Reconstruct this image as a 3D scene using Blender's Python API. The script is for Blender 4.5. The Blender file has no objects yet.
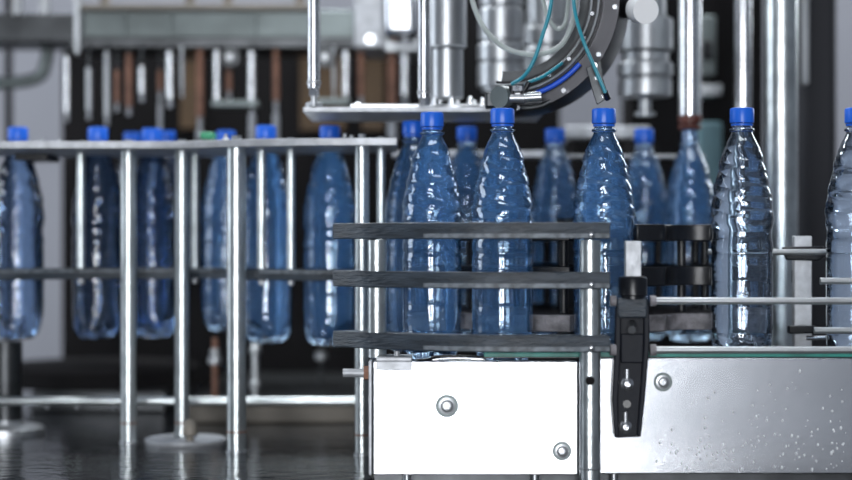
import bpy, bmesh, math, random
from mathutils import Vector, Matrix
random.seed(7)
sc = bpy.context.scene
col = sc.collection
PI = math.pi
D0, F = 2.2, 1760.0            # camera to bottle lane, focal length in pixels of an 852 px wide frame
U = D0 / F                     # metres per pixel on the bottle lane

# ---------------------------------------------------------------- camera, world, lights, exposure
cam = bpy.data.cameras.new('camera')
camo = bpy.data.objects.new('camera', cam); col.objects.link(camo)
camo.location = (0, -D0, 0); camo.rotation_euler = (PI/2, 0, 0)
cam.sensor_width = 36; cam.lens = F/852*36
cam.clip_start = .05; cam.clip_end = 60
cam.dof.use_dof = True; cam.dof.focus_distance = D0 - .03; cam.dof.aperture_fstop = 1.9
sc.camera = camo
sc.view_settings.view_transform = 'Standard'; sc.view_settings.look = 'None'
sc.view_settings.exposure = 0.0; sc.view_settings.gamma = 1; sc.view_settings.use_curve_mapping = False

w = bpy.data.worlds.new('world'); sc.world = w; w.use_nodes = True
w.node_tree.nodes['Background'].inputs[0].default_value = (.62, .72, .9, 1)
w.node_tree.nodes['Background'].inputs[1].default_value = .2

def area(name, loc, target, sx, sy, power, color=(1, 1, 1)):
    l = bpy.data.lights.new(name, 'AREA'); l.shape = 'RECTANGLE'; l.size = sx; l.size_y = sy
    l.energy = power; l.color = color
    o = bpy.data.objects.new(name, l); col.objects.link(o); o.location = loc
    o.rotation_euler = (Vector(target)-Vector(loc)).to_track_quat('-Z', 'Y').to_euler()
    return o
area('window_light', (-.70, -4.0, .15), (.02, 0, -.05), .50, 1.5, 50, (.95, .97, 1))
area('window_light', (.12, -4.0, .15), (.02, 0, -.05), .50, 1.5, 50, (.95, .97, 1))
area('top_fill_light', (-.2, .9, 2.6), (-.2, .8, 0), 2.4, .5, 45, (.93, .97, 1))  # unseen overhead area light, added to light the back and the tops
area('top_fill_light', (.3, -1.2, 2.6), (.2, .1, 0), 2.4, .4, 22, (.93, .97, 1))  # second added overhead light, on the camera side
area('side_fill_light', (-3.2, .4, .7), (0, .6, 0), 1.2, 1.6, 30, (.85, .92, 1))  # added soft light from the left, no window known there
area('bottle_backlight', (-.1, 1.05, 1.15), (.05, .2, -.05), 1.6, .25, 26, (.93, .97, 1))  # added above and behind the bottles to brighten them, no real lamp
area('rear_fill_light', (2.4, 2.1, 1.2), (.3, .5, 0), .8, 1.2, 22, (.9, .95, 1))  # added from behind so the bottles refract something bright

# ---------------------------------------------------------------- materials
def mat(name, color, rough=.5, metal=0., bump=0., bscale=40, vary=0., vscale=8, stretch=(1, 1, 1), dark=None, **kw):
    m = bpy.data.materials.new(name); m.use_nodes = True
    nt = m.node_tree; b = nt.nodes['Principled BSDF']
    b.inputs['Base Color'].default_value = (*color, 1); b.inputs['Roughness'].default_value = rough
    b.inputs['Metallic'].default_value = metal
    for k, v in kw.items(): b.inputs[k.replace('_', ' ')].default_value = v
    if bump or vary:
        tc = nt.nodes.new('ShaderNodeTexCoord'); mp = nt.nodes.new('ShaderNodeMapping')
        mp.inputs['Scale'].default_value = stretch
        nt.links.new(tc.outputs['Object'], mp.inputs['Vector'])
    if vary:
        n = nt.nodes.new('ShaderNodeTexNoise'); n.inputs['Scale'].default_value = vscale; n.inputs['Detail'].default_value = 6
        nt.links.new(mp.outputs[0], n.inputs['Vector'])
        r = nt.nodes.new('ShaderNodeValToRGB'); r.color_ramp.elements[0].position = .38; r.color_ramp.elements[1].position = .68
        d = dark or tuple(c*(1-vary) for c in color)
        r.color_ramp.elements[0].color = (*d, 1); r.color_ramp.elements[1].color = (*color, 1)
        nt.links.new(n.outputs[0], r.inputs[0]); nt.links.new(r.outputs[0], b.inputs['Base Color'])
    if bump:
        n2 = nt.nodes.new('ShaderNodeTexNoise'); n2.inputs['Scale'].default_value = bscale; n2.inputs['Detail'].default_value = 5
        nt.links.new(mp.outputs[0], n2.inputs['Vector'])
        bp = nt.nodes.new('ShaderNodeBump'); bp.inputs['Strength'].default_value = bump; bp.inputs['Distance'].default_value = .004
        nt.links.new(n2.outputs[0], bp.inputs['Height']); nt.links.new(bp.outputs[0], b.inputs['Normal'])
    return m

M = {}
M['chrome'] = mat('polished_steel', (.72, .74, .77), .22, .95, vary=.25, vscale=30)
M['pole'] = mat('pole_steel', (.66, .71, .72), .30, .9, bump=.15, bscale=120, vary=.3, vscale=25)
M['steel'] = mat('brushed_steel', (.48, .50, .52), .36, .85, bump=.08, bscale=60, vary=.2, vscale=12)
M['panel'] = mat('brushed_panel', (.70, .72, .76), .23, 1, bump=.02, bscale=60, vary=.10, vscale=5, stretch=(1, 1, 2))
M['darksteel'] = mat('dark_steel', (.09, .095, .10), .4, .9, vary=.4, vscale=20)
M['greysteel'] = mat('grey_green_steel', (.20, .235, .235), .45, .6, vary=.45, vscale=7)
M['guide'] = mat('worn_guide_plastic', (.05, .066, .086), .38, 0, bump=.5, bscale=150, vary=.55, vscale=45, stretch=(.5, .5, 3))
M['edge'] = mat('scuffed_guide_edge', (.20, .23, .26), .5, 0, bump=.4, bscale=150, vary=.6, vscale=90)
M['black'] = mat('black_plastic', (.008, .009, .012), .3, 0, bump=.1, bscale=60, Specular_IOR_Level=.35)
M['bracket'] = mat('black_bracket_plastic', (.012, .014, .020), .45, 0, bump=.08, bscale=90, Specular_IOR_Level=.15)
M['worn'] = mat('scraped_grey_plastic', (.27, .26, .28), .6, 0, bump=.6, bscale=110, vary=.6, vscale=50)
M['bar'] = mat('matt_aluminium', (.55, .57, .60), .5, .5, bump=.2, bscale=120, vary=.25, vscale=60)
M['blue'] = mat('cap_blue', (.012, .13, .68), .35)
M['teal'] = mat('teal_strip', (.03, .33, .27), .4, vary=.45, vscale=40)
M['tealhose'] = mat('teal_hose', (.02, .25, .33), .3)
M['palehose'] = mat('pale_hose', (.42, .47, .46), .3, 0, Transmission_Weight=.25)
M['bluetape'] = mat('blue_tape', (.02, .10, .65), .4)
M['brown'] = mat('rusty_brown', (.36, .18, .12), .5, .2, vary=.4, vscale=30)
M['redbrown'] = mat('red_brown_rubber', (.12, .03, .02), .5, vary=.5, vscale=60)
M['amber'] = mat('amber_panel', (.10, .055, .02), .6, vary=.4, vscale=6)
M['dark'] = mat('dark_housing', (.010, .009, .010), .8, vary=.5, vscale=5, Specular_IOR_Level=.2)
M['wall'] = mat('painted_wall', (.42, .43, .48), .7, vary=.08, vscale=1.5)
M['beige'] = mat('beige_steel', (.26, .235, .20), .55, .2, vary=.35, vscale=9)
M['white'] = mat('white_plastic', (.86, .87, .88), .35)
M['drum'] = mat('grey_steel_drum', (.075, .075, .082), .35, .85, vary=.25, vscale=14)
M['green'] = mat('green_plastic', (.02, .28, .13), .5)
M['tealpaint'] = mat('pale_teal_paint', (.12, .24, .28), .5, vary=.3, vscale=14)
M['table'] = mat('wet_dark_steel', (.02, .022, .026), .09, .0, bump=.5, bscale=28, vary=.4, vscale=12, stretch=(1, 1.6, 1), Specular_IOR_Level=.6)
M['belt'] = mat('belt_plastic', (.06, .065, .075), .4, vary=.5, vscale=60)
M['drop'] = mat('water_drop', (.9, .93, .97), .08, .3)

def bottle_mat(name, tint, scatter, f, bump=.35, thin=False):
    m = bpy.data.materials.new(name); m.use_nodes = True; nt = m.node_tree; nt.nodes.clear()
    out = nt.nodes.new('ShaderNodeOutputMaterial')
    tc = nt.nodes.new('ShaderNodeTexCoord'); mp = nt.nodes.new('ShaderNodeMapping'); mp.inputs['Scale'].default_value = (1, 1, 1.6)
    n1 = nt.nodes.new('ShaderNodeTexNoise'); n1.inputs['Scale'].default_value = 42; n1.inputs['Detail'].default_value = 2
    n1.inputs['Distortion'].default_value = .8
    bp = nt.nodes.new('ShaderNodeBump'); bp.inputs['Strength'].default_value = bump; bp.inputs['Distance'].default_value = .004
    nt.links.new(tc.outputs['Object'], mp.inputs[0]); nt.links.new(mp.outputs[0], n1.inputs['Vector'])
    nt.links.new(n1.outputs[0], bp.inputs['Height'])
    gl = nt.nodes.new('ShaderNodeBsdfGlossy'); gl.inputs['Roughness'].default_value = .03; gl.inputs['Color'].default_value = (1, 1, 1, 1)
    fr = nt.nodes.new('ShaderNodeFresnel'); fr.inputs['IOR'].default_value = 1.62
    nt.links.new(bp.outputs[0], fr.inputs['Normal']); nt.links.new(bp.outputs[0], gl.inputs['Normal'])
    if thin:
        g = nt.nodes.new('ShaderNodeBsdfTransparent'); g.inputs['Color'].default_value = (*tint, 1)
    else:
        g = nt.nodes.new('ShaderNodeBsdfGlass'); g.inputs['Color'].default_value = (*tint, 1)
        g.inputs['IOR'].default_value = 1.33; g.inputs['Roughness'].default_value = .01
        nt.links.new(bp.outputs[0], g.inputs['Normal'])
    t = nt.nodes.new('ShaderNodeBsdfTranslucent'); t.inputs['Color'].default_value = (*scatter, 1)
    d = nt.nodes.new('ShaderNodeBsdfDiffuse'); d.inputs['Color'].default_value = (*scatter, 1)
    mx = nt.nodes.new('ShaderNodeMixShader'); mx.inputs[0].default_value = .5
    nt.links.new(t.outputs[0], mx.inputs[1]); nt.links.new(d.outputs[0], mx.inputs[2])
    m2 = nt.nodes.new('ShaderNodeMixShader'); m2.inputs[0].default_value = f
    nt.links.new(g.outputs[0], m2.inputs[1]); nt.links.new(mx.outputs[0], m2.inputs[2])
    m3 = nt.nodes.new('ShaderNodeMixShader'); nt.links.new(fr.outputs[0], m3.inputs[0])
    nt.links.new(m2.outputs[0], m3.inputs[1]); nt.links.new(gl.outputs[0], m3.inputs[2])
    nt.links.new(m3.outputs[0], out.inputs['Surface'])
    return m
M['pet'] = bottle_mat('blue_pet_with_water', (.79, .91, 1), (.15, .45, 1.0), .17, .16)
M['petlit'] = bottle_mat('lit_pet_with_water', (.84, .92, 1), (.45, .62, .9), .03, .13)  # same blue PET made paler, as if lit by a bright background

M['petempty'] = bottle_mat('empty_blue_pet', (.55, .68, .86), (.16, .30, .60), .04, .5, True)

# ---------------------------------------------------------------- helpers
def kk(Y): return (D0+Y)/F
def pyt(Y): return 240+235*U/kk(Y)
def P(px, py, Y):
    k = kk(Y); return Vector(((px-426)*k, Y, (240-py)*k))

class MB:
    def __init__(s): s.v = []; s.f = []; s.sm = []
    def add(s, vs, fs, smooth=False):
        n = len(s.v); s.v += [tuple(v) for v in vs]
        s.f += [tuple(i+n for i in f) for f in fs]; s.sm += [smooth]*len(fs); return s
    def box(s, x0, x1, y0, y1, z0, z1, T=None):
        vs = [Vector((x, y, z)) for x in (x0, x1) for y in (y0, y1) for z in (z0, z1)]
        if T: vs = [T @ v for v in vs]
        return s.add(vs, [(0, 1, 3, 2), (4, 6, 7, 5), (0, 4, 5, 1), (2, 3, 7, 6), (0, 2, 6, 4), (1, 5, 7, 3)])
    def pb(s, px0, px1, py0, py1, Y, dep):      # box whose front face covers a pixel rectangle at depth Y
        a = P(px0, py1, Y); b = P(px1, py0, Y)
        return s.box(a.x, b.x, Y, Y+dep, a.z, b.z)
    def cyl(s, p0, p1, r, r2=None, n=24, caps=True, smooth=True):
        p0 = Vector(p0); p1 = Vector(p1); r2 = r if r2 is None else r2
        d = (p1-p0).normalized(); a = d.orthogonal().normalized(); b = d.cross(a)
        vs = []
        for p, q in ((p0, r), (p1, r2)):
            for i in range(n):
                t = 2*PI*i/n; vs.append(p+(a*math.cos(t)+b*math.sin(t))*q)
        s.add(vs, [(i, (i+1) % n, n+(i+1) % n, n+i) for i in range(n)], smooth)
        if caps:
            s.add(vs[:n], [tuple(reversed(range(n)))]); s.add(vs[n:], [tuple(range(n))])
        return s
    def lathe(s, prof, c=(0, 0, 0), n=32, T=None, rf=None, smooth=True, arc=None):
        if arc: return s.arc(prof, arc, n, T)
        vs = []
        for r, z in prof:
            for i in range(n):
                t = 2*PI*i/n; q = rf(r, z, t) if rf else r
                v = Vector((q*math.cos(t), q*math.sin(t), z))
                v = T @ v if T else v+Vector(c)
                vs.append(v)
        m = len(prof); fs = [(j*n+i, j*n+(i+1) % n, (j+1)*n+(i+1) % n, (j+1)*n+i) for j in range(m-1) for i in range(n)]
        if prof[0] != prof[-1]:
            fs += [tuple(reversed(range(n))), tuple((m-1)*n+i for i in range(n))]
        else:
            pass
        return s.add(vs, fs, smooth)
    def arc(s, prof, arc, n, T):
        a0, a1 = map(math.radians, arc); m = len(prof)-1; vs = []
        for i in range(n+1):
            t = a0+(a1-a0)*i/n
            vs += [T @ Vector((r*math.cos(t), r*math.sin(t), z)) for r, z in prof[:m]]
        fs = [(i*m+j, i*m+(j+1) % m, (i+1)*m+(j+1) % m, (i+1)*m+j) for i in range(n) for j in range(m)]
        return s.add(vs, fs+[tuple(range(m)), tuple(n*m+j for j in range(m))])
    def tube(s, pts, r, n=10, sub=8):
        pts = [Vector(p) for p in pts]; path = []
        if len(pts) > 2 and sub > 1:
            q = [2*pts[0]-pts[1]]+pts+[2*pts[-1]-pts[-2]]
            for i in range(1, len(q)-2):
                for j in range(sub):
                    t = j/sub
                    path.append(.5*((2*q[i])+(q[i+1]-q[i-1])*t+(2*q[i-1]-5*q[i]+4*q[i+1]-q[i+2])*t*t+(3*q[i]-q[i-1]-3*q[i+1]+q[i+2])*t**3))
            path.append(pts[-1])
        else: path = pts
        vs = []; m = len(path); a = None
        for i, p in enumerate(path):
            d = (path[min(i+1, m-1)]-path[max(i-1, 0)]).normalized()
            a = d.orthogonal().normalized() if a is None else (a-d*a.dot(d)).normalized()
            b = d.cross(a)
            for k in range(n):
                t = 2*PI*k/n; vs.append(p+(a*math.cos(t)+b*math.sin(t))*r)
        fs = [(j*n+i, j*n+(i+1) % n, (j+1)*n+(i+1) % n, (j+1)*n+i) for j in range(m-1) for i in range(n)]
        fs += [tuple(reversed(range(n))), tuple((m-1)*n+i for i in range(n))]
        return s.add(vs, fs, True)
    def prism(s, poly, z0, z1):
        n = len(poly); vs = [(x, y, z0) for x, y in poly]+[(x, y, z1) for x, y in poly]
        fs = [(i, (i+1) % n, n+(i+1) % n, n+i) for i in range(n)]
        return s.add(vs, fs+[tuple(reversed(range(n))), tuple(range(n, 2*n))])
    def ribbon(s, path, w, z0, z1, sub=8):       # a curved flat bar: plan path, width, height range
        q = [Vector((2*path[0][0]-path[1][0], 2*path[0][1]-path[1][1]))]+[Vector(p) for p in path]+[Vector((2*path[-1][0]-path[-2][0], 2*path[-1][1]-path[-2][1]))]
        pp = []
        for i in range(1, len(q)-2):
            for j in range(sub):
                t = j/sub
                pp.append(.5*((2*q[i])+(q[i+1]-q[i-1])*t+(2*q[i-1]-5*q[i]+4*q[i+1]-q[i+2])*t*t+(3*q[i]-q[i-1]-3*q[i+1]+q[i+2])*t**3))
        pp.append(q[-2])
        L, R = [], []
        for i, p in enumerate(pp):
            d = (pp[min(i+1, len(pp)-1)]-pp[max(i-1, 0)]).normalized(); nn = Vector((-d.y, d.x))*w/2
            L.append(p+nn); R.append(p-nn)
        m = len(pp); vs = []
        for a, b in zip(L, R): vs += [(a.x, a.y, z0), (b.x, b.y, z0), (b.x, b.y, z1), (a.x, a.y, z1)]
        fs = [(4*j+i, 4*j+(i+1) % 4, 4*j+4+(i+1) % 4, 4*j+4+i) for j in range(m-1) for i in range(4)]
        return s.add(vs, fs+[(3, 2, 1, 0), tuple(4*(m-1)+i for i in range(4))])
    def hexbolt(s, c, r, h, d=(0, -1, 0)):
        c = Vector(c); return s.cyl(c, c+Vector(d)*h, r, n=6, smooth=False)
    def build(s, name, m, parent=None, bevel=0):
        me = bpy.data.meshes.new(name)
        off = parent_world(parent)
        me.from_pydata([Vector(v)-off for v in s.v], [], s.f)
        me.polygons.foreach_set('use_smooth', s.sm); me.update()
        bm = bmesh.new(); bm.from_mesh(me); bmesh.ops.remove_doubles(bm, verts=bm.verts, dist=1e-6)
        bmesh.ops.recalc_face_normals(bm, faces=bm.faces); bm.to_mesh(me); bm.free()
        me.set_sharp_from_angle(angle=math.radians(38 if name != 'body' else 75))
        me.materials.append(m)
        o = bpy.data.objects.new(name, me); col.objects.link(o)
        if parent: o.parent = parent
        if bevel:
            b = o.modifiers.new('bevel', 'BEVEL'); b.width = bevel; b.segments = 2; b.limit_method = 'ANGLE'
        return o
def parent_world(p):
    v = Vector((0, 0, 0))
    while p: v += p.location; p = p.parent
    return v
def thing(name, label, cat, loc=(0, 0, 0), group=None):
    o = bpy.data.objects.new(name, None); col.objects.link(o); o.location = loc
    o.empty_display_size = .02
    return tag(o, label, cat, group)
def tag(o, label, cat, group=None, kind=None):
    o['label'] = label; o['category'] = cat
    if group: o['group'] = group
    if kind: o['kind'] = kind
    return o
def struct(o): o['kind'] = 'structure'; return o

# ---------------------------------------------------------------- setting
TZ = -235*U                                     # top of the wet table
struct(MB().box(-6, 6, -5, 4, -1.3, -1.2).build('floor', M['darksteel']))
struct(MB().box(-6, 6, 2.6, 2.7, -1.2, 2.9).build('wall_back', M['wall']))
struct(MB().box(-6, 6, -5, 4, 2.9, 3.0).build('ceiling', M['wall']))

t = thing('machine_table', 'dark wet steel table that the poles and the conveyor stand on', 'machine table', (0, .3, -1.2))
MB().box(-2.2, 2.2, -.5, 1.5, TZ-.03, TZ).build('table_top', M['table'], t, .002)
MB().box(-2.1, 2.1, -.42, 1.42, -1.2, TZ-.03).build('table_body', M['darksteel'], t)

# ---------------------------------------------------------------- far machinery
t = thing('filler_housing', 'black housing with brown panels behind the nozzle rods', 'machine housing', P(240, 400, 1.25))
MB().pb(62, 425, 30, pyt(1.25), 1.25, .25).build('back_panel', M['dark'], t)
MB().pb(362, 384, 46, 130, 1.2, .05).build('amber_panel', M['amber'], t)['label'] = 'dull amber strip of the housing'
MB().pb(300, 345, 50, 130, 1.22, .03).build('side_panel', M['amber'], t)
MB().pb(180, 200, 60, 128, 1.22, .03).build('side_panel', M['amber'], t)
t = tag(MB().pb(431, 560, -30, pyt(1.15), 1.15, .3).build('machine_cabinet', M['dark'], None, .004), 'black machine cabinet behind the round bottle carousel', 'cabinet')
t = thing('control_column', 'dark grey green machine column right of the filling head', 'machine column', P(700, 380, 1.0))
MB().pb(630, 764, -30, pyt(1.0), 1.0, .14).build('column_body', M['dark'], t, .004)
MB().pb(700, 716, 15, 75, .93, .06).build('valve_block', M['greysteel'], t, .003)
MB().pb(703, 713, 40, 60, .91, .02).build('valve_knob', M['black'], t, .003)
MB().pb(697, 722, 84, 96, .93, .06).build('clamp', M['steel'], t, .003)
MB().pb(699, 722, 122, 215, .9, .09).build('teal_panel', M['tealpaint'], t, .003)['label'] = 'pale teal painted panel'
t = tag(MB().pb(570, 626, 136, pyt(1.1), 1.1, .2).build('equipment_box', M['dark'], None, .004), 'dark equipment box behind the right end of the carousel', 'equipment box')
t = thing('machine_plinth', 'low beige plinth behind the poles at the back of the table', 'plinth', (P(280, 425, .62).x, .9, TZ))
a = P(187, 404, .62); b = P(388, 404, .62)
MB().box(a.x, b.x, .62, 1.2, TZ, a.z).build('plinth_body', M['beige'], t, .004)
MB().box(a.x, b.x, .60, 1.22, a.z, a.z+.006).build('plinth_lid', M['darksteel'], t, .002)
t = thing('dark_block', 'long low dark block added to darken the area behind the left poles', 'dark block', (P(100, 425, .8).x, .95, TZ))  # made-up low block, added to get a dark area here
a = P(30, 398, .8); b = P(166, 404, .8)
MB().box(a.x, b.x, .8, 1.18, TZ, TZ+.035).build('dark_block_body', M['darksteel'], t, .004)
MB().lathe([(.18, 0), (.18, .03), (.17, .035), (.02, .04)], (P(100, 0, 1).x, .99, TZ+.035), 40).build('dark_block_dome', M['dark'], t)
# small fittings under the bottles
def fitting(px, py0, py1, Y, r, m, label, bulb=None):
    t = thing('drain_fitting', label, 'fitting', P(px, py1, Y))
    a, b = P(px, py0, Y), P(px, py1, Y)
    b.z = min(b.z, b.z)
    MB().cyl(a, b, r*kk(Y)).build('stem', m, t)
    for y, q in (bulb or []):
        c = P(px, y, Y); h = q*.8*kk(Y)
        MB().lathe([(r*kk(Y)*.9, -h), (q*kk(Y), -h*.6), (q*kk(Y), h*.6), (r*kk(Y)*.9, h)], c, 16).build('collar', M['steel'], t)
fitting(215, 338, 403, .66, 3, M['brown'], 'thin brown rod with steel collars standing on the plinth, leftmost', [(360, 7), (352, 5)])
fitting(255, 338, 403, .66, 4, M['steel'], 'steel rod with collars standing on the plinth beside the thickest pole', [(350, 6), (385, 6)])
fitting(321, 330, 403, .9, 1.5, M['darksteel'], 'dark rod with one bright collar under the bottle beside the steel post', [(356, 6)])

# pedestal at far left
c = P(6, 0, .47); t = thing('pedestal', 'thick dark steel pedestal with a round flange at the left edge', 'pedestal', (c.x, c.y, TZ))
k = kk(.47)
MB().cyl((c.x, c.y, TZ), (c.x, c.y, P(0, 341, .47).z), 16*k).build('column', M['darksteel'], t)
MB().lathe([(38*k, 0), (38*k, 6*k), (34*k, 8*k), (18*k, 10*k), (17*k, 14*k)], (c.x, c.y, TZ), 40).build('flange', M['steel'], t)

# ---------------------------------------------------------------- header beam and blocks
beam = t = thing('header_beam', 'grey green steel beam running above the nozzle rods', 'beam', P(200, 45, .85))
MB().pb(80, 386, 10, 38, .85, .14).build('beam_box', M['greysteel'], t, .003)
MB().pb(-40, 80, 13, 42, .86, .14).build('end_box', M['darksteel'], t, .003)['label'] = 'darker left end of the beam'
MB().pb(70, 390, 37, 48, .83, .16).build('lower_flange', M['darksteel'], t, .002)
MB().pb(78, 310, 4, 10, .82, .16).build('top_rim', M['beige'], t, .002)
MB().pb(74, 80, -20, 54, .81, .04).build('bracket', M['steel'], t, .002)
for px in (120, 165, 250): MB().pb(px, px+6, 10, 38, .842, .01).build('stiffener', M['greysteel'], t, .001)
m = MB()
for px in (12, 40): m.pb(px, px+8, -20, 14, .84, .03)
m.build('hanger', M['steel'], t)
for i, px in enumerate((105, 190, 228, 300)):
    MB().lathe([(0.001, 0), (.009, 0), (.009, .012), (.004, .016)], P(px, 4, .84), 12).build('bolt', M['beige'], t)
t = thing('pipe_elbow', 'dull grey bent pipe at the upper left edge', 'pipe', P(30, 60, 1.0))
MB().tube([P(-20, 84, 1.0), P(20, 82, 1.0), P(40, 76, 1.0), P(46, 62, 1.0), P(50, 40, 1.0)], .012).build('pipe', M['greysteel'], t)
MB().tube([P(8, -30, 1.3), P(9, 200, 1.3), P(9, pyt(1.3), 1.3)], .008, sub=1).build('upright', M['dark'], t)
t = thing('gear_block', 'grey steel block with one bolt at the right end of the beam', 'block', P(370, 48, .8))
MB().pb(354, 384, -30, 48, .79, .2).build('block', M['bar'], t, .004)
MB().pb(384, 420, 38, 52, .8, .15).build('flange', M['steel'], t, .003)
MB().hexbolt(P(370, 40, .79), .009, .01).build('bolt', M['chrome'], t)
tag(MB().pb(384, 417, -30, 36, .62, .10).build('access_cover', M['panel'], None, .012), 'bright white rounded metal cover beside the upright rod', 'cover')

def nozzle(px, y0, y1, wd, m, label, Y=.82, tip=True):
    sleeve = px in (160, 200, 252, 276, 392)
    t = thing('nozzle_rod', label, 'nozzle rod', P(px, y1, Y), 'nozzle rods hanging under the beam')
    k = kk(Y); a = P(px, y0, Y); b = P(px, y1, Y); r = wd/2*k
    if y0 > 47: MB().cyl(P(px, 44, Y), P(px, y0, Y), r*.55, n=10).build('upper_stem', M['darksteel'], t)
    if sleeve:
        MB().cyl(P(px, y1+4, Y), P(px, 140, Y), r*.95, n=16).build('sleeve', M['bar'], t)['label'] = 'pale lower sleeve'
        MB().cyl(b, P(px, y1+4, Y), r*.5, n=12).build('neck', M['steel'], t)
    if tip:
        c = b+Vector((0, 0, 9*k))
        MB().cyl(a, c, r, n=16).build('rod', m, t)
        MB().lathe([(r*.5, 0), (r*.8, 1.5*k), (r*.8, 4*k), (r*.5, 5*k), (r*.7, 9*k)], b, 14).build('tip', M['bar'], t)
    else:
        MB().cyl(a, b, r, n=16).build('rod', m, t)
C_, B_, S_ = M['chrome'], M['brown'], M['steel']
nz = [(67, 57, 122, 5.4, C_), (89, 68, 120, 6, S_), (107, 52, 126, 6, S_), (117, 70, 112, 5, B_), (129, 54, 116, 7, B_), (142, 67, 102, 6.4, C_),
      (160, 70, 100, 5, B_), (170, 52, 108, 7.4, C_), (182, 46, 98, 4, S_), (200, 46, 126, 8, B_), (217, 51, 108, 6.4, C_), (229, 70, 100, 6, B_),
      (252, 52, 110, 7.4, C_), (276, 46, 110, 7, B_), (334, 46, 98, 4, S_), (346, 51, 104, 7, C_), (361, 46, 106, 7, B_), (392, 50, 115, 10, B_), (405, 50, 104, 8, C_)]
onames = ['first', 'second', 'third', 'fourth', 'fifth', 'sixth', 'seventh', 'eighth', 'ninth', 'tenth', 'eleventh', 'twelfth', 'thirteenth',
          'fourteenth', 'fifteenth', 'sixteenth', 'seventeenth', 'eighteenth', 'nineteenth']
for i, (px, a0, a1, wd, m) in enumerate(nz):
    d = {C_: 'bright steel', B_: 'rusty brown', S_: 'dull grey steel'}[m]
    nozzle(px, a0, a1, wd, m, '%s nozzle rod hanging under the grey beam, %s rod from the left' % (d, onames[i]), .82 if m != B_ else .86)
for i, (x0, x1, y) in enumerate(((211, 258, 103), (316, 350, 101))):
    tag(MB().pb(x0, x1, y-3, y+4, .79, .04).build('valve_yoke', M['greysteel'], None, .002),
        'flat steel crossbar joining the nozzle rods, %s of two' % ('left' if not i else 'right'), 'crossbar')
for px in (231, 325):
    k = kk(.78); c = P(px, 58, .78)
    T = Matrix.Translation(c) @ Matrix.Rotation(PI/2, 4, 'X')
    wh = MB().lathe([(3*k, -.01), (9*k, -.01), (10*k, -.006), (10*k, .006), (9*k, .01), (3*k, .01)], T=T, n=24).build('valve_wheel', M['darksteel'], beam)
    MB().lathe([(.001, .01), (4*k, .01), (3*k, .018), (.001, .018)], T=T, n=12).build('wheel_hub', M['steel'], wh)

# ---------------------------------------------------------------- filling heads (stacked steel cylinders)
def head(px, Y, tiers, label, cap=None):
    k = kk(Y); prof = []
    t = thing('filling_head', label, 'filling head', P(px, tiers[-1][1], Y), 'filling heads')
    c = P(px, 240, Y)
    for i, (a, b, r) in enumerate(tiers):
        e = min(1.5, (b-a)*.2)
        pr = [((r-1.5)*k, (240-a)*k), (r*k, (240-a-e)*k), (r*k, (240-b+e)*k), ((r-1.5)*k, (240-b)*k)]
        MB().lathe(pr, c, 40).build(('cylinder' if r > 15 else 'stem') if i % 2 == 0 else 'collar', M['steel'], t)
head(501, .5, [(-30, 7, 22), (7, 9, 20), (9, 42, 23), (42, 44, 21), (44, 62, 24), (62, 64, 22), (64, 88, 24), (88, 92, 20), (92, 104, 7)], 'stacked steel filling head behind the pale loop of hose')
head(548, .56, [(-30, 24, 21), (24, 28, 24), (28, 46, 25), (46, 49, 22), (49, 84, 26), (84, 87, 20), (87, 98, 8)], 'shorter wider steel filling head inside the round drum')
head(645, .5, [(-30, 17, 21), (17, 19, 24), (19, 52, 28), (52, 63, 24), (63, 77, 28), (77, 79, 25), (79, 97, 27), (97, 98, 9), (98, 112, 6.5), (112, 116, 11)], 'steel filling head with narrow stem right of the round drum')
head(447, .28, [(-30, 48, 20), (48, 49, 17), (49, 99, 16.5)], 'smooth steel filling column standing on the bolted flange')

# flange and long carrier plate
t = thing('carrier_plate', 'thin bright steel plate hanging above the bottle caps', 'plate', P(430, 113, .2))
a = P(303, 107, .2); b = P(546, 112, .2)
MB().box(a.x, b.x, .2, .40, b.z, a.z).build('plate', M['bar'], t, .001)
a = P(350, 104, .22); b = P(420, 106.5, .22)
MB().box(a.x, b.x, .22, .3, P(0, 107, .2).z, a.z).build('upper_plate', M['steel'], t, .001)
c = P(455, 0, .29); z0 = P(0, 107, .2).z; k = kk(.29)
MB().lathe([(38*k, 0), (38*k, 4*k), (36*k, 5*k), (17*k, 5*k), (17*k, 1*k)], (c.x, c.y, z0), 48).build('flange', M['steel'], t)
for i in range(10):
    q = 2*PI*i/10+.2; x, y = c.x+30*k*math.cos(q), c.y+30*k*math.sin(q)
    MB().lathe([(4*k, 0), (4*k, 3*k), (2.5*k, 3.4*k), (2.5*k, 7*k), (.8*k, 8*k)], (x, y, z0+5*k), 10).build('bolt', M['chrome'], t)
MB().lathe([(4*k, 0), (4*k, 2*k), (1*k, 4*k)], (P(357, 0, .24).x, .26, P(0, 104, .22).z), 12).build('bolt', M['chrome'], t)

def uprod(px, Y, y1, r, label, nut):
    k = kk(Y); c = P(px, y1, Y); t = thing('hanger_rod', label, 'rod', c)
    MB().cyl(P(px, -40, Y), c+Vector((0, 0, 8*k)), r*k).build('rod', M['chrome'], t)
    MB().cyl(c, c+Vector((0, 0, 8*k)), (r-1)*k, n=6, smooth=False).build('nut', M['chrome'], t)
    MB().cyl(c+Vector((0, 0, 12*k)), c+Vector((0, 0, 15*k)), (r+.6)*k).build('collar', M['steel'], t)
    return t
t = uprod(314, .2, 96, 6.5, 'upright steel rod with nut on the left end of the thin plate', 1)
MB().cyl(P(314, 96, .2), P(314, 106, .2), .004).build('stud', M['steel'], t)
MB().lathe([(.012, 0), (.012, .005), (.006, .007)], P(314, 107, .22), 16).build('washer', M['steel'], t)
uprod(424, .2, 106, 6.5, 'upright steel rod with nut just left of the filling column', 1)

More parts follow.
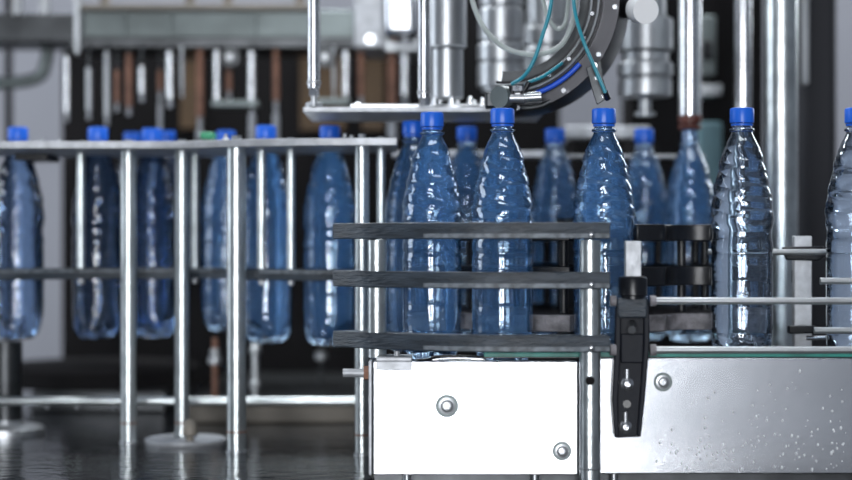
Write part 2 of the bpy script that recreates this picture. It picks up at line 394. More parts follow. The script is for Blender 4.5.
# ---------------------------------------------------------------- round drum with hoses
DY = .10; k = kk(DY); c0 = P(508, 0, DY)
t = thing('round_drum', 'large round grey and black drum ring with bolts and hoses, top centre', 'drum', c0)
T = Matrix.Translation(c0) @ Matrix.Rotation(math.radians(-14), 4, 'Z') @ Matrix.Rotation(PI/2, 4, 'X')
def ring(r0, r1, z0, z1, n=96): return [(r0*k, z0), (r1*k, z0), (r1*k, z1), (r0*k, z1), (r0*k, z0)]
MB().lathe([(96*k, .0), (112*k, .0), (113*k, -.004), (113*k, -.085), (96*k, -.09), (96*k, .0)], T=T, n=96, arc=(-97, 80)).build('outer_ring', M['drum'], t)
MB().lathe(ring(82, 96, -.03, .012), T=T, n=96, arc=(-97, 80)).build('inner_ring', M['black'], t)
MB().lathe(ring(70, 82, -.06, -.02), T=T, n=96, arc=(-97, 80)).build('back_ring', M['darksteel'], t)
for r in (86, 93):
    MB().lathe([((r+1.3*math.cos(q))*k, .014+1.3*k*math.sin(q)) for q in [2*PI*i/8 for i in range(8)]]+[((r+1.3)*k, .014)], T=T, n=96, arc=(-97, 80)).build('cable', M['steel'], t)
for i in range(11):
    q = math.radians(-92+16*i)
    v = T @ Vector((89.5*k*math.cos(q), 89.5*k*math.sin(q), .012)); v2 = T @ Vector((89.5*k*math.cos(q), 89.5*k*math.sin(q), .024))
    MB().cyl(v, v2, 2.2*k, n=6).build('clip', M['chrome'], t)
for i in range(7):
    q = math.radians(-84+26*i)
    v = T @ Vector((109*k*math.cos(q), 109*k*math.sin(q), 0)); v2 = T @ Vector((109*k*math.cos(q), 109*k*math.sin(q), .012))
    MB().cyl(v, v2, 2.6*k, n=8).build('bolt', M['chrome'], t)
tp = [T @ Vector((99*k*math.cos(q), 99*k*math.sin(q), .010)) for q in [math.radians(-72+6*i) for i in range(6)]]
MB().tube(tp, 2.6*k, sub=3).build('blue_tape', M['bluetape'], t)
# pipe stub with pale cap
MB().cyl(P(612, 4, .16), P(640, 9, .06), 12*k).build('pipe_stub', M['drum'], t)
a = P(639, 9, .062); b = P(646, 10.5, .036)
MB().cyl(a, b, 14*k, 13*k, n=32).build('pipe_cap', M['white'], t)['label'] = 'pale round cap on the pipe stub'
# sensor bracket
t = thing('sensor_bracket', 'dark steel sensor bracket hanging from the lower right of the drum', 'bracket', P(598, 104, .05))
pl = [(586, 68), (601, 60), (603, 78), (609, 97), (597, 105), (592, 90)]
m = MB(); f = [P(x, y, .03) for x, y in pl]; g = [P(x, y, .05) for x, y in pl]; n = len(pl)
m.add(f+g, [(i, (i+1) % n, n+(i+1) % n, n+i) for i in range(n)]+[tuple(range(n)), tuple(range(2*n-1, n-1, -1))])
m.build('plate', M['darksteel'], t, .001)
for x, y in ((597, 78), (604, 96), (594, 66)): MB().hexbolt(P(x, y, .03), 3*k, .008).build('screw', M['chrome'], t)
MB().cyl(P(605, 92, .012), P(608, 99, .018), 3*k).build('hose_plug', M['black'], t)

def hose(pts, r, m, label):
    o = MB().tube(pts, r, n=12, sub=10).build('hose', m); return tag(o, label, 'hose')
hose([P(468, -20, .10), P(474, 6, .09), P(484, 28, .07), P(502, 46, .06), P(524, 54, .06), P(546, 53, .06), P(562, 44, .06), P(572, 24, .06), P(576, 2, .07), P(577, -20, .08)],
     2.6*k, M['palehose'], 'pale translucent hose hanging in a wide loop across the drum opening')
hose([P(540, -20, .12), P(544, 4, .11), P(549, 20, .10), P(558, 29, .1), P(566, 20, .09), P(570, -20, .10)], 2.2*k, M['palehose'], 'short pale translucent hose loop at the top of the drum')
hose([P(553, -20, .03), P(550, 10, .03), P(543, 34, .03), P(534, 60, .03), P(524, 76, .035), P(512, 84, .05)], 1.9*k, M['tealhose'], 'teal hose curving down from the top to the tee fitting')
hose([P(572, -20, .02), P(575, 12, .02), P(583, 40, .01), P(594, 66, .01), P(606, 94, .012)], 1.8*k, M['tealhose'], 'teal hose running from the top down to the sensor bracket')
hose([P(529, 82, .05), P(542, 77, .045), P(554, 69, .04), P(562, 63, .05)], 1.6*k, M['tealhose'], 'short teal hose behind the tee fitting inside the drum ring')
t = thing('tee_fitting', 'steel tee fitting with an oval washer above the second bottle cap', 'fitting', P(505, 108, .06))
MB().cyl(P(499, 97, .05), P(505, 97, .06), 11*k, n=28).build('washer', M['greysteel'], t)
MB().cyl(P(505, 98, .05), P(527, 98, .05), 4.6*k).build('pipe', M['steel'], t)
MB().cyl(P(524, 98, .05), P(541, 97, .05), 6*k, 5.4*k, n=10).build('nut', M['chrome'], t)
MB().cyl(P(512, 98, .05), P(512, 86, .05), 3*k).build('branch', M['black'], t)
MB().cyl(P(520, 98, .05), P(529, 82, .05), 2.6*k).build('branch', M['black'], t)
for x in (515, 521): MB().cyl(P(x, 86, .045), P(x, 91, .045), 3.2*k, n=6).build('clip', M['chrome'], t)
MB().box(*(lambda a, b: (a.x, b.x, .06, .10, b.z, a.z))(P(486, 92, .06), P(500, 107, .06))).build('mount', M['darksteel'], t, .002)
MB().tube([P(505, 104, .08), P(520, 108, .09), P(540, 106, .09), P(556, 98, .09)], 3*k).build('tail_pipe', M['darksteel'], t)

# ---------------------------------------------------------------- bottles
BH = 257*U
def bottle_profile():
    key = [(0, 13), (1.5, 21), (5, 25.5), (12, 28.8), (22, 30), (38, 30.4), (60, 30.6), (90, 30.6), (108, 30.6), (112, 29.6), (116, 30.8), (122, 30.6), (128, 29.2), (134, 29.2), (140, 31),
           (150, 31.2), (160, 30.6), (170, 29.2), (182, 27), (194, 24), (205, 21.8), (215, 18.6), (223, 15), (229, 11.8), (233, 10.2), (234, 12.4), (236, 12.4), (237, 9.6), (243, 9.6), (252, 9.4), (253, 6)]
    out = []
    for (z0, r0), (z1, r1) in zip(key, key[1:]):
        n = max(1, int((z1-z0)/1.6))
        for j in range(n):
            t = j/n; out.append(((r0+(r1-r0)*t)*U, (z0+(z1-z0)*t)*U))
    out.append((key[-1][1]*U, key[-1][0]*U))
    return out
def bottle_r(r, z, t):
    zz = z/U; a = 0
    if 136 < zz < 226:
        f = min(1, (zz-136)/8, (226-zz)/14)
        a -= 1.05*f*max(0, math.sin(2*PI*zz/12+3*t+.9*math.sin(2*t)))**3
        a -= .5*f*math.sin(2*PI*zz/23-3*t)
    if zz < 40: a -= .9*math.sin(2*PI*zz/9+5*t)*math.sin(3*t+zz/6)*min(1, zz/6)*(1-zz/40)
    if 26 < zz < 106:
        a -= .45*max(0, math.sin(2*PI*zz/26))**6 + .10*math.cos(8*t)
    if zz < 30:
        f = math.sin(PI*min(1, (30-zz)/30)*.5)
        a -= f*(1-abs(math.cos(2.5*t)))*7*min(1, zz/4+.3)*(r/U/30)
    return r+a*U
def petals(me):                                  # five-lobed foot
    for v in me.vertices:
        zz = v.co.z/U
        if zz < 30 and math.hypot(v.co.x, v.co.y) > 8*U:
            q = 1-abs(math.cos(2.5*math.atan2(v.co.y, v.co.x)))
            v.co.z += (1-zz/30)*11*U*q**1.3
body_me = None
def make_bottle(label, px, Y, petm, dz=0, rot=0, cap=True, group='plastic water bottles'):
    global body_me, cap_me, ring_me
    c = P(px, 0, Y); base = Vector((c.x, Y, (132-257)*U+dz))
    t = thing('water_bottle', label, 'bottle', base, group); t.rotation_euler = (0, 0, rot)
    if body_me is None:
        o = MB().lathe([(r, z) for r, z in bottle_profile()], n=72, rf=bottle_r).build('body', M['pet']); body_me = o.data; petals(body_me); bpy.data.objects.remove(o)
        o = MB().lathe([(9.6*U, 241.6*U), (12*U, 242*U), (12.2*U, 243*U), (12.1*U, 255*U), (11.4*U, 256.6*U), (10*U, 257*U)], n=60,
                       rf=lambda r, z, t: r-(.25*U if math.sin(30*t) > 0 and r > 11.5*U and z < 255*U else 0)).build('cap', M['blue']); cap_me = o.data; bpy.data.objects.remove(o)
        o = MB().lathe([(9.7*U, 238.8*U), (10.9*U, 239*U), (11.1*U, 241*U), (9.7*U, 241.3*U)], n=40).build('cap_ring', M['blue']); ring_me = o.data; bpy.data.objects.remove(o)
    b = bpy.data.objects.new('body', body_me); col.objects.link(b); b.parent = t
    if petm is not M['pet']:
        b.data = body_me.copy(); b.data.materials.clear(); b.data.materials.append(petm)
    if cap:
        for nm, me in (('cap', cap_me), ('cap_ring', ring_me)):
            o = bpy.data.objects.new(nm, me); col.objects.link(o); o.parent = t
    return t
pet, lit, emp = M['pet'], M['petlit'], M['petempty']
bottles = [
 ('blue bottle with blue cap at the front left of the carousel, nearest the steel post', 432, .075, pet, 0, .3),
 ('bottle with blue cap in the middle of the front row, under the tee fitting', 502.5, .01, pet, 0, 1.1),
 ('bottle with blue cap directly under the sensor bracket, behind the thick front post', 604, .01, pet, 0, 2.2),
 ('full bottle, pale as if lit from behind, with blue cap standing alone on the straight conveyor', 742, 0, lit, 0, .7),
 ('full bottle, pale as if lit from behind, cut off by the right edge of the picture', 857, 0, lit, 0, 2.9),
 ('bottle half hidden behind the left front bottle of the carousel', 413, .24, pet, 0, 1.9),
 ('bottle seen in the gap between the two left front bottles, in the rear row', 467, .43, pet, .004, .9),
 ('dark blue bottle in the rear row between the front bottles, right of centre', 555, .47, pet, .004, 2.4),
 ('bottle in the rear row below the stacked steel head with narrow stem', 644, .47, pet, .004, .2),
 ('dark bottle in the rear row held by the red brown gripper', 690, .42, pet, .004, 1.4),
 ('blue bottle hanging directly left of the greenish post, nearest of the hanging ones', 330, .37, pet, .002, .5),
 ('blue bottle hanging behind the thin rod, right of the thickest pole', 266, .40, pet, .004, 1.5),
 ('blue bottle hanging behind the thickest pole, left half showing', 226, .62, pet, .010, 2.6),
 ('dark bottle hanging between the two left poles, nearer of two', 152, .50, emp, .006, .1),
 ('dark bottle hanging between the two left poles, the one further back', 166, .66, emp, .012, 1.2),
 ('dark bottle hanging left of the leftmost thick pole', 98, .47, emp, .006, 2.0),
 ('small far bottle hidden behind the leftmost thick pole, only its cap showing', 133, .74, emp, .014, 3.0),
 ('dark blue bottle hanging at the left edge above the pedestal', 18, .47, emp, .006, .8),
]
BP = []
for lab, px, Y, m, dz, rot in bottles:
    make_bottle(lab, px, Y, m, dz, rot, cap=(px != 690)); c = P(px, 0, Y); BP.append((c.x, Y))

# ---------------------------------------------------------------- carousel (starwheel)
cx, cy = .222, .25
t = thing('starwheel', 'round black starwheel with stacked pocket discs turning the bottles', 'starwheel', (cx, cy, TZ))
def star(R, pr, extra=0):
    out = []
    for i in range(360):
        q = 2*PI*i/360; r = R
        for bx, by in BP+EX:
            dx, dy = bx-cx, by-cy; d = math.hypot(dx, dy)
            if d > .33: continue
            p = math.atan2(dy, dx)-q; s_ = d*math.sin(p)
            if abs(s_) < pr and math.cos(p) > 0: r = min(r, d*math.cos(p)-math.sqrt(pr*pr-s_*s_))
        out.append((cx+r*math.cos(q), cy+r*math.sin(q)))
    return out
EX = [(cx+.25*math.cos(q), cy+.25*math.sin(q)) for q in [math.radians(a) for a in (-60, -30, 0, 30)]]
for z0, z1, m, lab in ((-1, 16, M['black'], None), (-47, -27, M['black'], None), (-93, -76, M['worn'], 'scraped grey lowest disc')):
    o = MB().prism(star(.232, .0425), z0*U, z1*U).build('pocket_disc', m, t, .0015)
    if lab: o['label'] = lab
MB().cyl((cx, cy, TZ), (cx, cy, 24*U), .04, n=40).build('hub', M['darksteel'], t)
MB().lathe([(.09, 0), (.09, .02), (.05, .03), (.04, .06)], (cx, cy, TZ), 48).build('hub_base', M['steel'], t)
for i in range(12):
    q = 2*PI*i/12+PI/12; x, y = cx+.165*math.cos(q), cy+.165*math.sin(q)
    MB().cyl((x, y, -76*U), (x, y, -1*U), .006).build('spacer', M['black'], t)

# ---------------------------------------------------------------- gripper and pole above dark bottle
k = kk(.42); c = P(690, 0, .42)
t = thing('capping_spindle', 'thick polished spindle with a red brown gripper over a dark bottle', 'spindle', P(690, 142, .42))
MB().cyl((c.x, .42, P(0, 123, .42).z), (c.x, .42, .45), 11.5*k, n=40).build('spindle', M['chrome'], t)
zt = 253*U+(132-257)*U+.004
MB().lathe([(10*k, 0), (12*k, 2*k), (11*k, 5*k), (8*k, 6*k), (9*k, 9*k), (9*k, 12*k), (12*k, 14*k), (12*k, P(0, 123, .42).z-zt)], (c.x, .42, zt), 24).build('gripper', M['redbrown'], t)

# ---------------------------------------------------------------- neck plate, ring guides, poles
NB = [b for b in BP if True]
def lin(tab, x):
    for (a, b), (c_, d) in zip(tab, tab[1:]):
        if a <= x <= c_: return b+(d-b)*(x-a)/(c_-a)
    return tab[-1][1] if x > tab[-1][0] else tab[0][1]
zp1 = 110*U; zp0 = 102*U
front = [(-70, .25), (60, .25), (128, .25), (181, .25), (237, .205), (300, .18), (362, .17), (397, .17)]
back = [(-70, .49), (150, .52), (230, .50), (266, .43), (330, .41), (397, .36)]
poly = [(P(x, 0, y).x, y) for x, y in front]
xs = [P(-70, 0, .49).x+i*.002 for i in range(400)]
xe = P(397, 0, .36).x
bk = []
bt = [(P(x, 0, y).x, y) for x, y in back]
for x in xs:
    if x > xe: break
    y = lin(bt, x)
    for bx, by in BP:
        if abs(bx-x) < 0.0188 and by < y+.03 and by > .3: y = min(y, by-math.sqrt(0.0188**2-(bx-x)**2))
    bk.append((x, y))
bk.append((xe, .36))
t = thing('neck_plate', 'long flat steel plate holding the hanging bottles by their necks', 'plate', (P(180, 0, .3).x, .3, zp0))
MB().prism(poly+list(reversed(bk)), zp0, zp1).build('plate', M['bar'], t, .0008)
for px, Y in ((42, .36), (60, .38), (226, .27), (345, .25), (352, .3)):
    k = kk(Y); MB().lathe([(4*k, 0), (4*k, 3*k), (2*k, 4*k), (1.6*k, 8*k)], (P(px, 0, Y).x, Y, zp1), 12).build('bolt', M['steel'], t)
MB().pb(200, 214, 132, 138.5, .34, .03).build('green_tab', M['green'], t, .002)['label'] = 'small green tab on the plate'
MB().box(P(15, 0, .40).x, P(48, 0, .40).x, .40, .48, zp0-.010, zp0).build('black_pad', M['black'], t, .001)
t = tag(MB().box(P(392, 0, .50).x, P(548, 0, .50).x, .50, .56, zp0, zp1).build('support_bar', M['bar'], None, .001), 'flat pale bar behind the necks of the rear carousel bottles', 'bar')
t = tag(MB().box(P(566, 0, .52).x, P(706, 0, .52).x, .53, .58, zp0+.001, zp0+.005).build('support_rail', M['bar'], None, .001), 'thin pale rail behind the caps at the right of the carousel', 'rail')
t = tag(MB().pb(566, 650, 126, 138, .72, .05).build('cross_beam', M['bar'], None, .002), 'short pale crossbeam behind the rear caps under the narrow stem', 'beam')

def ring_guide(path, label):
    pp = [(P(x, 0, y).x, y) for x, y in path]
    t = thing('ring_guide', label, 'guide rail', (pp[0][0], pp[0][1], -46*U), 'long guide rails around the hanging bottles')
    MB().ribbon(pp, .022, -46*U, -33*U).build('rail', M['guide'], t, .001)
    MB().ribbon([(x, y-.0125) for x, y in pp], .0035, -38*U, -34*U).build('wear_edge', M['edge'], t)
ring_guide([(-60, .30), (0, .33), (60, .375), (120, .405), (181, .425)], 'dark curved guide rail across the left bottles at mid height')
ring_guide([(187, .43), (210, .415), (237, .37), (266, .315), (300, .295), (330, .283), (386, .262)], 'dark curved guide rail between the middle pole and the greenish post')

def post(px, Y, r, label, mm, ztop=zp0, nm='support_pole', foot=0):
    k = kk(Y); c = P(px, 0, Y)
    t = thing(nm, label, 'pole', (c.x, c.y, TZ), 'upright poles under the neck plate')
    MB().cyl((c.x, c.y, TZ), (c.x, c.y, ztop), r*k, n=36).build('pole', mm, t)
    MB().lathe([((r+1.2)*k, 0), ((r+1.2)*k, 2.2*k), (r*k, 3*k)], (c.x, c.y, TZ), 32).build('foot_ring', M['steel'], t)
    MB().cyl((c.x, c.y, zp1), (c.x, c.y, zp1+5*k), r*.55*k, n=6).build('top_nut', M['steel'], t)
    MB().lathe([((r+.3)*k, 0), ((r+.5)*k, .8*k), ((r+.3)*k, 1.6*k)], (c.x, c.y, TZ+20*k), 32).build('joint_ring', M['brown'], t)
    return t
post(128.5, .34, 7.6, 'leftmost thick steel pole standing on the wet table', M['pole'])
t = post(182, .345, 7.2, 'steel pole standing on a round flange with a small knob', M['pole'])
c = P(186, 0, .345); k = kk(.345)
MB().lathe([(40*k, 0), (41*k, 2*k), (41*k, 4.5*k), (37*k, 6*k), (12*k, 6.5*k), (12*k, 3*k)], (c.x, c.y, TZ), 56).build('flange', M['bar'], t)
c = P(190, 0, .30)
MB().lathe([(4*k, 0), (4*k, 4*k), (7.5*k, 6*k), (7.5*k, 13*k), (5*k, 19*k), (3*k, 21*k)], (c.x, .30, TZ+6*k), 20).build('knob', M['beige'], t)
post(236.5, .235, 9.6, 'thickest and brightest pole in the left half of the row', M['pole'])
post(362, .20, 7.2, 'greenish steel post just left of the curved front rails', M['pole'])

def thin(px, Y, r, label, z1=-33*U, tail=True):
    k = kk(Y); c = P(px, 0, Y)
    t = thing('thin_rod', label, 'rod', (c.x, c.y, z1), 'thin rods between neck plate and guide rail')
    MB().cyl((c.x, c.y, z1), (c.x, c.y, zp0), r*k, n=20).build('rod', M['pole'], t)
    MB().cyl((c.x, c.y, zp1), (c.x, c.y, zp1+5*k), r*.9*k, n=6).build('top_nut', M['steel'], t)
    MB().lathe([(2*k, -5*k), (3.2*k, -4*k), (3.2*k, 0)], (c.x, c.y, -46*U), 10).build('lower_nut', M['steel'], t)
def gy(path, px): return lin(path, px)
thin(81, .385, 4.2, 'thin rod left of the leftmost thick pole')
thin(195, .425, 4.2, 'thin rod just right of the flanged pole')
thin(261.5, .32, 4.6, 'bright thin rod just right of the thickest pole')
thin(291, .298, 4.2, 'thin rod midway between the thickest pole and the greenish post')
thin(381, .265, 4.2, 'thin rod right of the greenish post, behind the curved rails')

a = P(-40, 401, .42); b = P(372, 401, .42)
t = thing('tie_rod', 'long thin horizontal rod low behind all the poles', 'rod', (0, .42, a.z))
MB().cyl(a, b, 4.2*kk(.42), n=20).build('rod', M['pole'], t)
for px in (47, 77, 113):
    MB().cyl(P(px, 403, .42), P(px, 409, .42), 2*kk(.42), n=8).build('pin', M['steel'], t)

# ---------------------------------------------------------------- curved front rails and their posts
fp = [(342, -.03), (360, -.055), (384, -.08), (425, -.11), (480, -.134), (540, -.140), (608, -.134)]
fpw = [(P(x, 0, y).x, y) for x, y in fp]
for z0, z1, lab in ((1, 16.5, 'top curved grey guide rail in front of the bottles'), (-45.5, -30, 'middle curved grey guide rail in front of the bottles'),
                    (-104.5, -89, 'lowest curved grey guide rail just above the white conveyor panel')):
    t = thing('front_guide', lab, 'guide rail', (fpw[3][0], fpw[3][1], z0*U), 'curved front guide rails')
    MB().ribbon(fpw, .030, z0*U, z1*U).build('rail', M['guide'], t, .0012)
    MB().ribbon([(x, y-.0155) for x, y in fpw], .002, (z0+1)*U, (z0+5)*U).build('scuffed_edge', M['edge'], t)
    c = P(590, 0, -.134)
    MB().lathe([(.001, 0), (.0045, 0), (.0035, .004), (.001, .005)], T=Matrix.Translation((c.x, -.152, (z0+4)*U)) @ Matrix.Rotation(PI/2, 4, 'X'), n=12).build('screw', M['chrome'], t)
def split_post(name, px, Y, r, segs, label):
    k = kk(Y); c = P(px, 0, Y)
    t = thing(name, label, 'post', (c.x, c.y, segs[-1][0]))
    for z0, z1 in segs: MB().cyl((c.x, c.y, z0), (c.x, c.y, z1), r*k, n=36).build('tube', M['pole'], t)
    return t, c, k
split_post('rail_post', 377, -.076, 9.5, [(-30*U, 0), (-89*U, -46*U), (-113*U, -105*U)], 'short thick steel post joining the left ends of the curved rails')
t, c, k = split_post('front_post', 590, -.134, 10.5, [(-30*U, 0), (-89*U, -46*U), (TZ, -105*U)], 'thick round steel post in front of the seam between the two conveyor panels')
MB().lathe([(10.8*k, 0), (11.2*k, 1*k), (10.8*k, 2*k)], (c.x, c.y, P(0, 471, -.15).z), 32).build('joint_ring', M['steel'], t)
for y in (381,):
    MB().cyl((c.x-.001, c.y-10.2*k, P(0, y, -.15).z), (c.x-.001, c.y-10.9*k, P(0, y, -.15).z), 4.6*k, n=24).build('hole', M['dark'], t)
MB().lathe([(12*k, 0), (12*k, 3*k), (10.5*k, 4*k)], (c.x, c.y, TZ), 32).build('foot_ring', M['steel'], t)

# ---------------------------------------------------------------- conveyor
PY = -.112
conv = thing('conveyor', 'straight conveyor with bright steel side panels carrying the pale bottles', 'conveyor', (P(640, 0, 0).x, 0, TZ))
def panel(x0, x1, y0, y1, label, name='conveyor_panel'):
    a, b = P(x0, y1, PY), P(x1, y0, PY)
    t = MB().box(a.x, b.x, PY, PY+.006, a.z, b.z).build('side_panel', M['panel'], conv, .0015); t['label'] = label
    MB().box(a.x, b.x, PY+.006, PY+.03, a.z, a.z+.004).build('lower_lip', M['steel'], t)
    MB().box(a.x+.001, b.x-.001, PY+.006, PY+.03, b.z-.004, b.z-.001).build('upper_lip', M['steel'], t)
    for fx in (a.x+.04, b.x-.05):
        MB().cyl((fx, PY+.02, TZ), (fx, PY+.02, a.z), .005, n=12).build('foot', M['steel'], t)
    return t
def pbolt(t, px, py, r, nm='bolt'):
    k = kk(PY); c = P(px, py, PY); T = Matrix.Translation(c) @ Matrix.Rotation(PI/2, 4, 'X')
    MB().lathe([(.001, 0), (r*1.35*k, 0), (r*1.3*k, .0006), (.001, .0007)], T=T, n=28).build('washer', M['greysteel'], t)
    o = MB().lathe([(.001, .0), (r*k, 0), (r*k, .0015), (r*.72*k, .002), (r*.68*k, .005), (r*.5*k, .0058), (r*.32*k, .0058), (r*.28*k, .003), (.001, .003)], T=T, n=24).build(nm, M['steel'], t)
t = panel(373, 578, 361, 475, 'bright white glaring steel side panel at the left end of the conveyor')
pbolt(t, 447, 406, 8.5); pbolt(t, 562, 451, 7)
a, b = P(372, 475, PY), P(377, 361, PY)
MB().box(a.x-.004, a.x, PY-.002, PY+.12, a.z, b.z).build('end_plate', M['bar'], t, .001)
m = MB().box(P(376, 0, PY).x, P(412, 0, PY).x, PY-.006, PY+.05, P(0, 361, PY).z, P(0, 357, PY).z); m.build('clip_plate', M['bar'], t, .001)
MB().box(P(376, 0, PY).x, P(412, 0, PY).x, PY-.006, PY-.001, P(0, 370, PY).z, P(0, 361, PY).z).build('clip_lip', M['bar'], t, .001)
MB().cyl(P(397, 357, PY+.02), P(397, 351, PY+.02), .0035).build('peg', M['bar'], t)
MB().cyl(P(343, 373, PY+.02), P(373, 373, PY+.02), .0052, n=18).build('threaded_bolt', M['bar'], t)
MB().cyl(P(364, 373, PY+.02), P(371, 373, PY+.02), .009, n=6, smooth=False).build('nut', M['brown'], t)['label'] = 'rusty nut on the long bolt'
t = panel(582, 905, 358, 474, 'long silver brushed steel side panel with water drops, right half')
pbolt(t, 663, 382, 7)
# belt, back panel, wear strip, cover
a, b = P(376, 0, 0), P(910, 0, 0); t = conv
MB().box(a.x, b.x, -.075, .05, -128*U-.012, -125*U).build('belt', M['belt'], t, .001)
MB().box(a.x, b.x, -.07, .045, TZ, -128*U-.012).build('belt_frame', M['darksteel'], t)
MB().box(P(484, 0, PY).x, P(905, 0, PY).x, PY+.001, PY+.014, -111*U, -107*U).build('wear_strip', M['teal'], conv, .0008)['label'] = 'thin teal wear strip'
MB().box(P(484, 0, PY).x, P(905, 0, PY).x, PY+.002, PY+.02, P(0, 358, PY).z, -111*U).build('dark_gap_strip', M['black'], conv)  # black strip standing in for the shaded gap below the teal strip
t = thing('cable', 'dark glossy cable lying on top of the white panel under the lowest rail', 'cable', P(440, 359, PY+.02))
MB().tube([P(418, 361, PY+.02), P(428, 360, PY+.015), P(440, 357, PY+.01), P(465, 357, PY+.01), P(486, 358, PY+.012)], .0025).build('cable_sleeve', M['black'], t)
MB().tube([P(432, 360, PY+.004), P(444, 358.6, PY+.004), P(466, 358.6, PY+.004), P(484, 359.5, PY+.004)], .0013).build('steel_wire', M['chrome'], t)
tag(MB().tube([P(497, 361, PY-.001), P(499, 365, PY-.0015), P(502, 369, PY-.001)], .0008).build('bristle', M['black']), 'short black bristle stuck on the white panel edge', 'bristle')
m = MB()
for i in range(130):
    px = random.triangular(660, 850, 835); py = random.triangular(370, 470, 455)
    if random.random() < .35: px = random.uniform(650, 850); py = random.uniform(440, 470)
    r = random.uniform(.4, 1.3)*U
    c = P(px, py, PY)
    m.lathe([(.00005, r*.7), (r*.6, r*.5), (r*.95, r*.2), (r, 0)], T=Matrix.Translation(c) @ Matrix.Rotation(PI/2, 4, 'X') @ Matrix.Diagonal((1, random.uniform(1, 1.8), 1, 1)), n=10)
tag(m.build('water_droplets', M['drop']), 'many tiny water drops on the silver conveyor panel', 'water drops', kind='stuff')

# black bracket with clamp, bolts
BY = PY-.002
t = thing('rail_bracket', 'black plastic bracket bolted to the silver panel holding two rods', 'bracket', P(627, 438, BY))
def slab(pl, Y, d):
    m = MB(); f = [P(x, y, Y-d) for x, y in pl]; g = [Vector((v.x, Y, v.z)) for v in f]; n = len(pl)
    return m.add(f+g, [(i, (i+1) % n, n+(i+1) % n, n+i) for i in range(n)]+[tuple(range(n)), tuple(range(2*n-1, n-1, -1))])
slab([(616, 300), (649, 300), (650, 340), (645, 400), (641, 437), (616, 438), (613, 400), (616, 345)], BY, .010).build('plate', M['bracket'], t, .0015)
slab([(616, 300), (621, 300), (621, 345), (618, 400), (619, 436), (615, 438), (612, 400), (615, 345)], BY-.010, .010).build('left_rib', M['bracket'], t, .0015)
slab([(644, 300), (649, 300), (650, 340), (645, 400), (641, 437), (637, 437), (640, 400), (644, 345)], BY-.010, .010).build('right_rib', M['bracket'], t, .0015)
slab([(617, 298), (648, 298), (647, 318), (618, 318)], BY-.010, .014).build('clamp_front', M['guide'], t, .002)
slab([(621, 334), (644, 334), (643, 363), (621, 363)], BY-.010, .008).build('cover', M['bracket'], t, .0015)
k = kk(BY-.03)
cc = P(633, 0, BY-.014)
MB().lathe([(12*k, 0), (12*k, 3*k), (14.5*k, 4*k), (14.5*k, 20*k), (13.5*k, 22*k), (11*k, 23*k)], (cc.x, cc.y, P(0, 299, BY-.02).z), 24).build('clamp_head', M['black'], t)
a, b = P(625.5, 277, BY-.02), P(641.5, 241, BY-.02)
MB().box(a.x, b.x, BY-.02, BY-.005, a.z, b.z).build('square_bar', M['bar'], t, .001)['label'] = 'pale square bar standing in the clamp'
def bb(px, py, r, slot=True):
    c = P(px, py, BY-.010); T = Matrix.Translation(c) @ Matrix.Rotation(PI/2, 4, 'X'); k = kk(BY)
    MB().lathe([(.001, 0), (r*k, 0), (r*k, .003), (r*.7*k, .004), (r*.65*k, .008), (r*.45*k, .009), (r*.3*k, .009), (r*.3*k, .006), (.001, .006)], T=T, n=24).build('bolt', M['chrome'], t)
    if slot:
        MB().tube([P(px, py-5, BY-.0105), P(px, py-15, BY-.0105)], 3.2*k, n=12, sub=1).build('slot', M['steel'], t)
bb(627, 384, 6.6); bb(625.5, 427, 6.6)
MB().cyl(P(627, 404, BY-.0098), P(627, 404, BY-.0112), 4*k, n=20).build('hole', M['black'], t)
MB().cyl(P(632, 324, BY-.015), P(632, 330, BY-.034), 4.2*k).build('pin', M['chrome'], t)
for y in (301, 350):
    for x0, x1, nm in ((610, 616, 'end_stop'), (650, 656, 'end_stop')):
        c0_, c1_ = P(x0, y, BY-.017), P(x1, y, BY-.017)
        MB().cyl(c0_, c1_, (6 if y > 320 else 5.5)*k, n=14, smooth=False).build(nm, M['worn'], t)
for y, lab in ((301, 'upper steel guide rod in front of the pale bottles'), (350, 'lower steel guide rod just above the teal strip')):
    o = MB().cyl(P(655, y, BY-.017), P(905, y, BY-.017), 3.6*kk(BY), n=20).build('guide_rod', M['steel']); tag(o, lab, 'rod', 'steel guide rods along the conveyor')

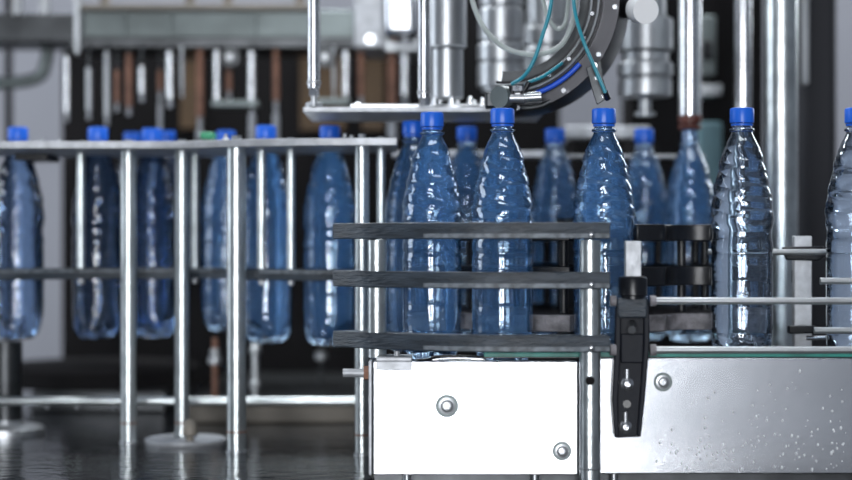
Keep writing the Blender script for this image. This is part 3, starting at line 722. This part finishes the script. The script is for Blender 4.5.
# rear holder and rods
o = MB().cyl(P(708, 252, .060), P(905, 252, .060), 3*kk(.06), n=20).build('guide_rod', M['steel']); tag(o, 'thin steel guide rod passing behind the pale bottles', 'rod', 'steel guide rods along the conveyor')
for y, x0, lab in ((281, 820, 'short upper rod entering from the right edge in front of the cut off bottle'), (330.5, 814, 'short lower rod entering from the right edge in front of the cut off bottle')):
    o = MB().cyl(P(x0, y, -.062), P(905, y, -.062), 3.4*kk(-.06), n=20).build('guide_rod', M['steel']); tag(o, lab, 'rod', 'steel guide rods along the conveyor')
t = thing('rod_holder', 'pale square bar in black clamps between the two pale bottles', 'holder', P(803, 345, .08))
a, b = P(794.5, 346, .075), P(812, 236, .075)
MB().box(a.x, b.x, .075, .092, -.156, b.z).build('square_bar', M['bar'], t, .001)
slab([(782, 247), (824, 246), (826, 257), (818, 261), (786, 260)], .075, .006).build('clamp', M['black'], t, .002)
slab([(789, 326), (817, 326), (817, 333), (789, 334)], .075, .014).build('clamp', M['black'], t, .002)
slab([(792, 270), (799, 270), (799, 283), (792, 283)], .092, .004).build('side_pad', M['black'], t, .001)
MB().cyl(P(806, 338, .07), P(826, 338, .07), 2.6*k).build('stub', M['chrome'], t)

# ---------------------------------------------------------------- tall poles and column at right
def tall(px, Y, r, label, m=M['chrome']):
    k = kk(Y); c = P(px, 0, Y); t = thing('tall_pole', label, 'pole', (c.x, Y, TZ), 'tall poles at the right')
    MB().cyl((c.x, Y, TZ), (c.x, Y, .5), r*k, n=48).build('pole', m, t)
    MB().lathe([((r+6)*k, 0), ((r+6)*k, 6*k), (r*k, 7*k)], (c.x, Y, TZ), 40).build('base_flange', M['steel'], t)
tall(743, .55, 8.5, 'slim polished pole rising behind the cap of the pale bottle')
tall(781, .40, 16.5, 'thick polished pole between the two pale bottles', M['pole'])
t = thing('dark_column', 'tall charcoal column right of the thick polished pole', 'column', P(820, 440, .75))
a, b = P(801, 0, .75), P(838, 0, .75)
MB().box(a.x, b.x, .75, .95, TZ, .55).build('column_body', mat('charcoal_paint', (.020, .021, .026), .6, Specular_IOR_Level=.25), t, .012)
MB().pb(803, 809, -30, 84, .73, .02).build('side_strip', M['steel'], t, .002)
